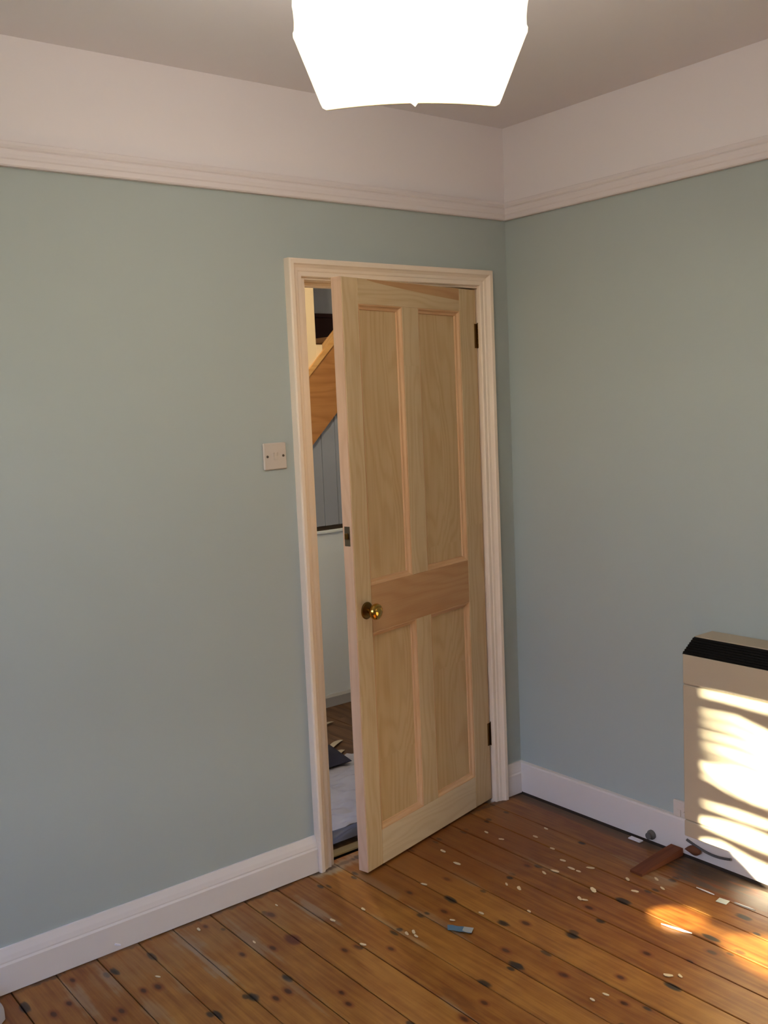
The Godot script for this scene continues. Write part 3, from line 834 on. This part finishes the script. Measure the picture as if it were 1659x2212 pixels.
func staircase() -> void:
	var st := thing("staircase", Vector3(0, 0, HALL_BACK), "pine staircase in the hall with a white and grey painted front under it", "staircase")
	# the cut string: a board 0.37 high, measured upright, at about 42 degrees
	var slope := 0.985
	var x0 := -1.55
	var x1 := 1.5
	var low := func(x: float) -> float: return 1.372 + (x - 0.07) * slope
	var sb := Build.new()
	sb.grain = 0
	var prof := PackedVector2Array([Vector2(x0, low.call(x0)), Vector2(x1, low.call(x1)), Vector2(x1, low.call(x1) + 0.355), Vector2(x0, low.call(x0) + 0.355)])
	var ok := PackedVector2Array()
	for q in prof:
		ok.append(q)
	sb.sweep(ok, Vector3(0, 0, -0.045), Vector3(1, 0, 0), Vector3.UP, Vector3(0, 0, 1), 0.045)
	obj("string_board", sb, M.pine_new, st)
	var cap := Build.new()
	cap.grain = 0
	cap.sweep(PackedVector2Array([Vector2(x0, low.call(x0) + 0.356), Vector2(x1, low.call(x1) + 0.356), Vector2(x1, low.call(x1) + 0.392), Vector2(x0, low.call(x0) + 0.392)]), Vector3(0, 0, -0.055), Vector3(1, 0, 0), Vector3.UP, Vector3(0, 0, 1), 0.065)
	var cp := obj("string_capping", cap, pine("light pine capping", 61, Color(0.86, 0.66, 0.40), Color(0.76, 0.54, 0.28), 40.0, 0.2, 0.8, 0.45), st)
	cp.set_meta("label", "lighter capping on the stair string")
	# treads and risers behind the string
	for i in 9:
		var sx := -1.2 + i * 0.223
		var sy := 0.22 + i * 0.2196
		obj("tread", boxed(Vector3(sx - 0.02, sy - 0.03, -0.80), Vector3(sx + 0.243, sy, -0.045), 0.004, 2), M.pine_new, st)
		obj("riser", boxed(Vector3(sx, sy - 0.22, -0.80), Vector3(sx + 0.018, sy - 0.03, -0.045), 0.0, 2), M.pine_new, st)
	# painted post standing on the string
	var cream := plain("cream gloss", Color(0.93, 0.83, 0.66), 0.4)
	obj("newel_post", boxed(Vector3(0.03, low.call(0.08) + 0.30, -0.043), Vector3(0.138, 2.585, -0.002), 0.004), cream, st)
	var ft := Build.new()
	ft.box(Vector3(0.134, low.call(0.14) + 0.30, -0.042), Vector3(0.178, low.call(0.14) + 0.455, -0.003), 0.004)
	obj("spindle_block", ft, cream, st)

	# under the string: a plain painted front below, tongued boards above
	var cu := st
	var white := plain("off-white gloss", Color(0.86, 0.88, 0.87), 0.5)
	obj("lower_front", boxed(Vector3(-1.4, 0.0, -0.05), Vector3(1.5, 0.925, -0.004), 0.002), white, cu)
	obj("shadow_gap", boxed(Vector3(-1.4, 0.925, -0.06), Vector3(1.5, 0.962, -0.03)), plain("dark oak ledge", Color(0.20, 0.15, 0.10), 0.7), cu)
	obj("ledge", boxed(Vector3(-1.4, 0.921, -0.05), Vector3(1.5, 0.934, 0.006), 0.002), white, cu)
	var grey := plain("grey-blue gloss", Color(0.58, 0.595, 0.62), 0.5)
	var x := -0.42
	var k := 0
	while x < 0.95:
		var w := 0.044
		var b := Build.new()
		b.sweep(PackedVector2Array([Vector2(x + 0.0012, 0.958), Vector2(x + w - 0.0012, 0.958), Vector2(x + w - 0.0012, minf(2.5, low.call(x + w) + 0.02)), Vector2(x + 0.0012, maxf(0.97, low.call(x) + 0.02))]), Vector3(0, 0, -0.04), Vector3(1, 0, 0), Vector3.UP, Vector3(0, 0, 1), 0.016 + 0.004 * (k % 2))
		obj("plank", b, grey, cu)
		x += w
		k += 1
	obj("backing", boxed(Vector3(-1.4, 0.0, -0.09), Vector3(1.5, 0.95, -0.05)), M.dark, cu)
	var bb := Build.new()
	bb.sweep(PackedVector2Array([Vector2(0, 0), Vector2(0.018, 0), Vector2(0.018, 0.05), Vector2(0.008, 0.062), Vector2(0, 0.062)]), Vector3(-1.4, 0, HALL_BACK - 0.004), Vector3(0, 0, 1), Vector3.UP, Vector3(1, 0, 0), 2.9)
	struct("baseboard_hall", bb, plain("grey-white gloss", Color(0.66, 0.65, 0.63), 0.5))
	# a dark wooden frame hung on the far side of the stairwell
	var df := thing("picture_frame", Vector3(0.78, 1.88, -2.36), "dark brown wooden frame on the stairwell wall above the stairs", "frame")
	var brown := plain("dark mahogany", Color(0.24, 0.12, 0.10), 0.5)
	obj("board", boxed(Vector3(-0.085, 0.03, 0), Vector3(0.26, 0.24, 0.016), 0.002), brown, df)
	obj("moulding", boxed(Vector3(-0.10, 0.24, 0), Vector3(0.275, 0.265, 0.03), 0.004), brown, df)
	obj("moulding", boxed(Vector3(-0.10, 0.0, 0), Vector3(0.275, 0.03, 0.03), 0.004), brown, df)
	obj("moulding", boxed(Vector3(-0.10, 0.03, 0), Vector3(-0.075, 0.24, 0.03), 0.004), brown, df)
	obj("moulding", boxed(Vector3(0.25, 0.03, 0), Vector3(0.275, 0.24, 0.03), 0.004), brown, df)

	# the stair light, out of sight above the door head
	var hl := thing("stair_lamp", Vector3(-0.60, 2.28, -0.62), "bare bulb hanging in the hall by the stairs", "lamp")
	var lit := plain("lit hall bulb", Color(1, 0.9, 0.75), 0.3)
	lit.emission_enabled = true
	lit.emission = Color(1.0, 0.78, 0.48)
	lit.emission_energy_multiplier = 4.0
	var bu := Build.new()
	bu.lathe(PackedVector2Array([Vector2(0, -0.04), Vector2(0.02, -0.034), Vector2(0.03, -0.015), Vector2(0.03, 0.0), Vector2(0.022, 0.02), Vector2(0.013, 0.04), Vector2(0.013, 0.06), Vector2(0, 0.06)]), Transform3D(), 18)
	obj("bulb", bu, lit, hl)
	var co := Build.new()
	co.tube(Vector3(0, 0.06, 0), Vector3(0, CEIL - 2.28, 0), 0.004, 8)
	obj("cord", co, M.plastic, hl)
	var o := OmniLight3D.new()
	o.name = "hall_light"
	o.light_color = Color(1.0, 0.93, 0.80)
	o.light_energy = HALL_E
	o.light_size = 0.03
	o.omni_range = 8.0
	o.omni_attenuation = 2.0
	o.shadow_enabled = true
	hl.add_child(o)

func hall_things() -> void:
	# polythene sheet on the hall floor
	var fn := FastNoiseLite.new()
	fn.seed = 12
	fn.frequency = 3.2
	fn.fractal_octaves = 3
	var b := Build.new()
	b.sheet(44, 40, func(u: float, v: float) -> Vector3:
		var x := lerpf(-1.15, 0.12, u)
		var z := lerpf(-0.78 - 0.05 * u, -0.20, v)
		var r := 1.0 - absf(fn.get_noise_2d(x * 2.0, z * 2.0)) * 2.2
		return Vector3(x, 0.006 + 0.016 * pow(maxf(r, 0.0), 3.0) + 0.006 * maxf(0.0, fn.get_noise_2d(x * 6.0 + 9.0, z * 6.0)), z), 0.001)
	var film := plain("milky polythene", Color(0.66, 0.66, 0.70), 0.25)
	tag(obj("dust_sheet", b, film), "pale grey polythene dust sheet spread on the hall floor", "dust sheet")
	var edge := Build.new()
	edge.sheet(20, 8, func(u: float, v: float) -> Vector3:
		var x := lerpf(-1.0, -0.62, u)
		var z := lerpf(-0.185, -0.088, v) + 0.03 * u * (1.0 - v) - 0.03 * (1.0 - u) * 0.0
		return Vector3(x, 0.026 + 0.012 * sin(u * 9.0 + v * 3.0) * sin(v * PI) + 0.006 * sin(v * 11.0), z), 0.0012)
	tag(obj("plastic_bag", edge, plain("slate blue polythene", Color(0.30, 0.33, 0.42), 0.25)), "crumpled slate-blue plastic bag just beyond the door threshold", "bag")
	var c := Build.new()
	c.sheet(18, 14, func(u: float, v: float) -> Vector3:
		var a := sin(u * PI) * sin(v * PI)
		return Vector3(lerpf(-0.60, -0.29, u) - 0.05 * v, 0.03 + 0.03 * a + 0.014 * a * sin(u * 13.0 + v * 7.0), lerpf(-0.90, -0.70, v) - 0.08 * u * (1.0 - v) * 0.5), 0.003)
	tag(obj("cloth", c, plain("navy cloth", Color(0.13, 0.13, 0.20), 0.9)), "dark navy cloth crumpled on the hall floor behind the dust sheet", "cloth")
	# splinters and paper lying on the old boards
	var strip := plain("torn pale paper", Color(0.72, 0.67, 0.58), 0.9)
	var spots := [[-0.10, -1.24, 0.12, 0.022, 0.35, "furthest back"], [-0.30, -1.03, 0.05, 0.03, 0.9, "short one behind the navy cloth"], [-0.24, -0.97, 0.15, 0.03, 0.5, "longest one behind the navy cloth"], [-0.39, -0.98, 0.10, 0.02, 0.2, "narrow one at the left"], [-0.30, -0.86, 0.12, 0.035, 0.55, "nearest the navy cloth"]]
	for q: Array in spots:
		var s := Build.new()
		var bend := 0.01
		s.sheet(8, 2, func(u: float, v: float) -> Vector3: return Vector3((u - 0.5) * q[2], 0.002 + bend * sin(u * PI) + 0.004 * u, (v - 0.5) * q[3] * (0.5 + sin(u * PI) * 0.5)), 0.0008)
		var o := obj("paper_scrap", s, strip)
		o.position = Vector3(q[0], 0.001, q[1])
		o.rotation.y = q[4]
		tag(o, "torn pale paper scrap on the dark hall boards, %s" % q[5], "paper", "paper scraps on the hall floor")

# ------------------------------------------------------------------ what lies about on the room's floor
func small_things() -> void:
	var rng := RandomNumberGenerator.new()
	rng.seed = 77
	var chip := plain("cream paint chip", Color(0.88, 0.80, 0.66), 0.8)
	var shapes := []
	for k in 4:
		var b := Build.new()
		var r := []
		for i in 7:
			var a := TAU * i / 7.0
			r.append(Vector2(cos(a) * rng.randf_range(0.35, 0.6), sin(a) * rng.randf_range(0.7, 1.1)) * 0.010)
		b.sweep(PackedVector2Array(r), Vector3(0, 0.0, 0), Vector3(1, 0, 0), Vector3(0, 0, 1), Vector3.UP, 0.0016)
		shapes.append(b.mesh())
	for p: Array in [[-0.630, 0.301, 1.4], [-0.601, 0.195, 1.2], [-0.809, 0.335, 1.1, "paint chip lying just in front of the free edge of the door"], [-0.429, 0.567, 1.4], [-0.376, 0.592, 1.3], [-0.438, 0.736, 1.7, "largest cream paint chip, out on the open boards short of the sun patch"], [-0.310, 0.446, 1.0], [-0.282, 0.339, 1.1], [-0.352, 0.532, 1.1], [-0.613, 0.520, 0.9], [-0.601, 0.565, 1.2], [-0.466, 0.550, 1.1], [-0.510, 0.741, 1.1], [-0.685, 0.689, 0.8], [-1.026, 0.539, 1.0, "nearer chip of the pair of paint chips left of the blue wrapper"], [-1.046, 0.530, 0.9, "outer left chip of the pair of paint chips left of the blue wrapper"], [-0.801, 0.597, 1.0], [-0.894, 0.567, 0.8, "paint chip just behind the blue wrapper, closest to it"], [-0.204, 0.319, 0.9, "paint chip nearest the skirting of the heater wall"], [-0.385, 0.269, 1.0], [-0.384, 0.190, 1.0], [-0.374, 0.620, 0.9], [-0.348, 0.831, 1.2], [-0.234, 0.829, 1.1], [-0.326, 0.633, 1.3], [-0.301, 0.765, 1.1], [-0.271, 0.880, 1.0], [-0.506, 0.760, 0.9], [-0.660, 1.181, 1.2, "larger cream paint chip of the two in front of the sun patch"], [-0.853, 1.127, 0.9, "right one of the two paint chips nearest the bottom of the picture"], [-0.897, 1.117, 0.8, "left one of the two paint chips nearest the bottom of the picture"], [-0.638, 1.205, 0.8, "smaller cream paint chip of the two in front of the sun patch"], [-1.055, 0.325, 0.9], [-1.166, 0.314, 1.0], [-1.180, 0.491, 1.0], [-1.245, 0.117, 0.7, "tiny paint chip close to the skirting just left of the door frame"], [-1.035, 0.560, 0.8], [-1.414, 0.260, 0.8, "paint chip on the boards second from the left, away from the skirting"], [-1.711, 0.231, 0.8, "leftmost paint chip on the floorboards, well out from the long skirting"], [-1.502, 0.078, 0.9, "paint chip almost touching the long skirting, left of the doorway"]]:
		var o := MeshInstance3D.new()
		o.name = numbered("paint_chip")
		o.mesh = shapes[rng.randi() % 4]
		o.material_override = chip
		o.position = Vector3(p[0], 0.0012, p[1])
		o.rotation = Vector3(0, rng.randf_range(-0.6, 0.6), 0)
		o.scale = Vector3(p[2], 1.0, p[2] * 1.3) * 1.0
		add_child(o)
		tag(o, p[3] if p.size() > 3 else "small cream paint chip among those strewn between the door and the wooden wedge", "paint chip", "paint chips on the floorboards")

	# blue wrapper, white card, white slivers
	var bl := Build.new()
	bl.sheet(8, 4, func(u: float, v: float) -> Vector3: return Vector3((u - 0.5) * 0.072 + 0.010 * (v - 0.5), 0.002 + 0.002 * sin(u * 7.0) * sin(u * 7.0) + 0.002 * v, (v - 0.5) * 0.032), 0.0006)
	var wr := obj("wrapper", bl, plain("blue printed paper", Color(0.33, 0.47, 0.57), 0.6))
	wr.position = Vector3(-0.917, 0.001, 0.622)
	wr.rotation.y = -1.0
	tag(wr, "scrap of blue wrapper lying on the floorboards", "wrapper")
	var pale := obj("pale_corner", boxed(Vector3(0.012, 0.0042, -0.013), Vector3(0.042, 0.0054, 0.015)), plain("faded blue paper", Color(0.68, 0.69, 0.66), 0.7), wr)
	pale.set_meta("label", "faded whitish end of the wrapper")
	var cd := obj("card", boxed(Vector3(-0.014, 0, -0.017), Vector3(0.014, 0.0014, 0.017), 0.0004), plain("white card", Color(0.85, 0.88, 0.84), 0.7))
	cd.position = Vector3(-0.204, 0.0012, 1.054)
	cd.rotation.y = 0.15
	tag(cd, "small white square of card on the boards in front of the heater", "card")
	var sl := plain("white splinter", Color(0.95, 0.94, 0.90), 0.6)
	for q: Array in [[-0.4425, 1.054, 0.095, 0.008, 0.22, "white splinter standing in a board seam in the sun patch"], [-0.188, 0.981, 0.066, 0.0035, 0.0, "thin white splinter in the board seam next to the white card"], [-0.184, 1.118, 0.07, 0.005, 0.05, "thin sunlit splinter in the seam nearest the heater"]]:
		var b := Build.new()
		var hl: float = q[2] * 0.5
		b.sweep(PackedVector2Array([Vector2(-hl, 0), Vector2(-hl * 0.3, -q[3] * 0.5), Vector2(hl * 0.5, -q[3] * 0.6), Vector2(hl, 0.0), Vector2(hl * 0.3, q[3] * 0.5), Vector2(-hl * 0.5, q[3] * 0.3)]), Vector3.ZERO, Vector3(0, 0, 1), Vector3(1, 0, 0), Vector3.UP, 0.003)
		var o := obj("splinter", b, sl)
		o.position = Vector3(q[0], 0.001, q[1])
		o.rotation.y = q[4]
		tag(o, q[5], "splinter")

	# brown block of wood lying with one end at the skirting
	var wd := Build.new()
	wd.grain = 0
	wd.sweep(PackedVector2Array([Vector2(0, 0), Vector2(0.225, 0), Vector2(0.225, 0.008), Vector2(0.05, 0.024), Vector2(0.0, 0.026)]), Vector3(0, 0, -0.024), Vector3(-1, 0, 0), Vector3.UP, Vector3(0, 0, 1), 0.048)
	var wo := obj("wood_wedge", wd, pine("reddish offcut", 67, Color(0.47, 0.25, 0.13), Color(0.36, 0.17, 0.08), 30.0, 0.2, 0.9, 0.7))
	wo.position = Vector3(-0.028, 0.001, 0.762)
	wo.rotation.y = 0.0
	tag(wo, "reddish brown wooden wedge lying on the floor against the skirting", "wedge")

	# grey cable outlet on the skirting, white flake under it
	var cl := Build.new()
	cl.lathe(PackedVector2Array([Vector2(0.017, 0.0), Vector2(0.017, 0.006), Vector2(0.012, 0.014), Vector2(0.012, 0.022), Vector2(0.0, 0.024)]), Transform3D(Basis(Vector3(0, 1, 0), Vector3(-1, 0, 0), Vector3(0, 0, 1)), Vector3.ZERO), 18)
	var co := obj("pipe_cap", cl, plain("grey rubber", Color(0.36, 0.36, 0.35), 0.7))
	co.position = Vector3(-0.02, 0.03, 0.652)
	tag(co, "round grey cap on the white skirting left of the heater", "cap")
	var fl := obj("plaster_flake", boxed(Vector3(-0.01, 0, -0.026), Vector3(0.012, 0.005, 0.026), 0.002), plain("white plaster", Color(0.86, 0.85, 0.88), 0.8))
	fl.position = Vector3(-0.046, 0.0, 0.60)
	tag(fl, "white plaster flake in the gap below the grey cap", "flake")
	var fk := obj("paint_fleck", boxed(Vector3(-0.010, 0, -0.001), Vector3(0.010, 0.006, 0.003), 0.001), plain("white fleck", Color(0.92, 0.92, 0.96), 0.5))
	fk.position = Vector3(-1.741, 0.018, 0.021)
	fk.rotation.z = -0.5
	tag(fk, "tiny white fleck stuck on the skirting left of the door", "fleck")
	# brown leaf and the heater's lead beneath it
	var lf := Build.new()
	lf.sheet(8, 4, func(u: float, v: float) -> Vector3: return Vector3(-0.004 - 0.012 * sin(v * PI), (v - 0.5) * 0.036 * sin(u * PI * 0.9 + 0.15) + 0.004 * u, (u - 0.5) * 0.06), 0.001, Vector3(-1, 0, 0))
	var le := obj("dead_leaf", lf, plain("brown leaf", Color(0.42, 0.25, 0.16), 0.8))
	le.position = Vector3(-0.024, 0.032, 0.83)
	tag(le, "curled brown leaf against the skirting beneath the heater", "leaf")
	var pc := Build.new()
	var prev := Vector3(-0.026, 0.062, 0.80)
	for i in 14:
		var u := (i + 1) / 14.0
		var nx := Vector3(-0.026, 0.062 - 0.022 * sin(u * PI * 0.8), 0.80 + 0.17 * u)
		pc.tube(prev, nx, 0.0042, 6)
		prev = nx
	tag(obj("power_lead", pc, plain("grey flex", Color(0.34, 0.33, 0.34), 0.6)), "grey power lead running along the skirting under the heater", "cable")
	# dark tarpaulin further along the heater wall, out of frame
	var tp := Build.new()
	tp.sheet(30, 40, func(u: float, v: float) -> Vector3:
		return Vector3(lerpf(-2.4, -0.9, u), 0.006 + 0.004 * sin(u * 17.0 + v * 5.0) * sin(v * 23.0), lerpf(1.64, 3.45, v)), 0.001)
	tag(obj("tarpaulin", tp, plain("dark tarpaulin", Color(0.20, 0.22, 0.26), 0.7)), "dark blue-grey tarpaulin spread over the floor towards the window", "tarpaulin")
	# pale cloth at the left edge of the picture
	var cb := Build.new()
	cb.sheet(14, 14, func(u: float, v: float) -> Vector3:
		var a := TAU * u
		var r := 0.085 * sin(v * PI * 0.5) * (1.0 + 0.10 * sin(a * 5.0) + 0.05 * sin(a * 9.0 + 1.0))
		return Vector3(cos(a) * r, 0.07 * cos(v * PI * 0.5) + 0.004 * sin(a * 6.0) * v, sin(a) * r), 0.0, Vector3.UP)
	var rag := obj("rag", cb, plain("pale lilac rag", Color(0.72, 0.72, 0.80), 0.95))
	rag.position = Vector3(-2.185, 0.001, 0.10)
	tag(rag, "pale bunched rag on the floor at the left edge below the skirting", "rag")

# ------------------------------------------------------------------ window, blind and the tree outside (all out of frame)
func outside() -> void:
	var w := structure("window_1")
	var f := Build.new()
	for z: float in [0.34, 1.62, 2.94]:
		f.box(Vector3(WEST - 0.13, 0.72, z), Vector3(WEST - 0.07, 2.42, z + 0.06), 0.004)
	for y: float in [0.72, 2.36]:
		f.box(Vector3(WEST - 0.13, y, 0.40), Vector3(WEST - 0.07, y + 0.06, 2.94), 0.004)
	obj("frame", f, M.gloss, w)
	obj("pane", boxed(Vector3(WEST - 0.102, 0.77, 0.39), Vector3(WEST - 0.098, 2.37, 1.63)), M.glass, w)
	obj("pane", boxed(Vector3(WEST - 0.102, 0.77, 1.67), Vector3(WEST - 0.098, 2.37, 2.95)), M.glass, w)
	obj("sill", boxed(Vector3(WEST - 0.06, 0.69, 0.28), Vector3(WEST + 0.06, 0.72, 3.06), 0.006), M.gloss, w)

	# slatted half blind: the gaps between its warped slats let the low sun through in bands
	var bl := thing("slatted_blind", Vector3(WEST - 0.03, 0.72, 1.1), "warped white slatted blind over one half of the window", "blind")
	var back := -HEAT_D - (WEST - 0.03)
	var zs := [0.74, 0.955, 0.985, 1.03, 1.085, 1.13, 1.19, 1.26, 1.34, 1.42, 1.50, 1.58]
	# bright bands on the heater, from the top: (lower, upper) height at those places along the wall
	var bands := [
		[[0.645, 0.636, 0.634, 0.634, 0.632, 0.630, 0.629, 0.63, 0.63, 0.63, 0.63, 0.63], [0.645, 0.643, 0.646, 0.648, 0.648, 0.648, 0.648, 0.648, 0.645, 0.645, 0.645, 0.645]],
		[[0.578, 0.576, 0.574, 0.574, 0.572, 0.560, 0.546, 0.54, 0.54, 0.54, 0.54, 0.54], [0.578, 0.580, 0.581, 0.584, 0.586, 0.575, 0.562, 0.57, 0.57, 0.57, 0.57, 0.57]],
		[[0.545, 0.543, 0.542, 0.541, 0.538, 0.526, 0.512, 0.51, 0.51, 0.51, 0.51, 0.51], [0.545, 0.546, 0.548, 0.550, 0.552, 0.541, 0.529, 0.525, 0.525, 0.525, 0.525, 0.525]],
		[[0.507, 0.505, 0.504, 0.503, 0.502, 0.494, 0.484, 0.48, 0.48, 0.48, 0.48, 0.48], [0.507, 0.509, 0.511, 0.514, 0.516, 0.509, 0.500, 0.50, 0.50, 0.50, 0.50, 0.50]],
		[[0.472, 0.470, 0.468, 0.465, 0.461, 0.452, 0.443, 0.44, 0.44, 0.44, 0.44, 0.44], [0.472, 0.473, 0.475, 0.478, 0.480, 0.475, 0.470, 0.47, 0.47, 0.47, 0.47, 0.47]],
		[[0.442, 0.441, 0.440, 0.438, 0.436, 0.434, 0.432, 0.43, 0.43, 0.43, 0.43, 0.43], [0.442, 0.443, 0.444, 0.445, 0.446, 0.441, 0.437, 0.435, 0.435, 0.435, 0.435, 0.435]],
		[[0.405, 0.400, 0.392, 0.370, 0.345, 0.337, 0.335, 0.34, 0.34, 0.34, 0.34, 0.34], [0.405, 0.408, 0.412, 0.419, 0.425, 0.426, 0.424, 0.42, 0.42, 0.42, 0.42, 0.42]],
		[[0.372, 0.370, 0.366, 0.352, 0.340, 0.336, 0.334, 0.335, 0.335, 0.335, 0.335, 0.335], [0.372, 0.374, 0.376, 0.362, 0.343, 0.336, 0.334, 0.335, 0.335, 0.335, 0.335, 0.335]],
		[[0.280, 0.277, 0.274, 0.272, 0.270, 0.270, 0.271, 0.27, 0.27, 0.27, 0.27, 0.27], [0.280, 0.281, 0.283, 0.286, 0.288, 0.287, 0.285, 0.285, 0.285, 0.285, 0.285, 0.285]],
		[[0.220, 0.209, 0.206, 0.202, 0.199, 0.196, 0.194, 0.195, 0.195, 0.195, 0.195, 0.195], [0.220, 0.227, 0.234, 0.240, 0.243, 0.243, 0.238, 0.24, 0.24, 0.24, 0.24, 0.24]],
		[[0.148, 0.140, 0.125, 0.095, 0.060, 0.040, 0.030, 0.03, 0.03, 0.03, 0.03, 0.03], [0.148, 0.155, 0.164, 0.169, 0.158, 0.150, 0.145, 0.14, 0.14, 0.14, 0.14, 0.14]],
		[[-0.100, -0.101, -0.118, -0.130, -0.132, -0.105, -0.097, -0.122, -0.135, -0.138, -0.13, -0.12], [-0.100, -0.099, -0.080, -0.066, -0.070, -0.090, -0.086, -0.058, -0.045, -0.045, -0.045, -0.05]]]
	for k in bands.size() + 1:
		var up := []
		var dn := []
		for i in zs.size():
			var lo_edge: float = bands[k - 1][0][i] if k > 0 else 0.86
			var hi_edge: float = bands[k][1][i] if k < bands.size() else -1.2
			up.append(Vector2(zs[i] - SUN_SIDE * back - 1.1, lo_edge + SUN_DROP * back - 0.72))
			dn.append(Vector2(zs[i] - SUN_SIDE * back - 1.1, maxf(hi_edge + SUN_DROP * back - 0.72, 0.0)))
		var s := Build.new()
		for i in zs.size() - 1:
			s.sweep(PackedVector2Array([dn[i], dn[i + 1], up[i + 1], up[i]]), Vector3.ZERO, Vector3(0, 0, 1), Vector3.UP, Vector3(-1, 0, 0), 0.004)
		obj("slat", s, M.plastic, bl)
	var left := 0.952 - SUN_SIDE * back - 1.1
	obj("side_rail", boxed(Vector3(-0.012, 0.0, -0.75), Vector3(0.012, 1.67, left), 0.002), M.plastic, bl)

	# a roller blind drawn low over the other half
	for q: Array in [[1.67, 1.31, 0.98, "cream roller blind drawn low over the window half without slats"]]:
		var rb := thing("roller_blind", Vector3(WEST - 0.055, q[2], q[0]), q[3], "blind")
		obj("cloth", boxed(Vector3(-0.001, 0.0, -0.02), Vector3(0.001, 2.40 - q[2], q[1])), plain("blackout cloth", Color(0.78, 0.74, 0.68), 0.9), rb)
		obj("hem_bar", boxed(Vector3(-0.006, -0.012, -0.02), Vector3(0.006, 0.012, q[1]), 0.003), M.plastic, rb)
		var ro := Build.new()
		ro.tube(Vector3(0, 2.405 - q[2], -0.02), Vector3(0, 2.405 - q[2], q[1]), 0.022, 14)
		obj("roller", ro, M.plastic, rb)
	# a clipped hedge closes the garden and hides the horizon
	var hd := Build.new()
	var fn := FastNoiseLite.new()
	fn.seed = 30
	fn.frequency = 2.0
	hd.sheet(80, 24, func(u: float, v: float) -> Vector3:
		var a := PI * v
		var n := 1.0 + 0.10 * fn.get_noise_2d(u * 20.0, v * 4.0)
		return Vector3(WEST - 5.2 + 0.5 * cos(a) * n, -0.4 + 1.9 * pow(sin(a), 0.25) * n, lerpf(-9.0, 12.0, u)), 0.0)
	tag(obj("garden_hedge", hd, plain("hedge leaves", Color(0.20, 0.27, 0.14), 0.9)), "clipped green hedge at the end of the garden outside the window", "hedge")
	var lawn := struct("ground", boxed(Vector3(-40, -0.7, -30), Vector3(WEST - 0.2, -0.4, 30)), plain("lawn", Color(0.28, 0.34, 0.20), 0.95))
	lawn.set_meta("label", "lawn outside the window")
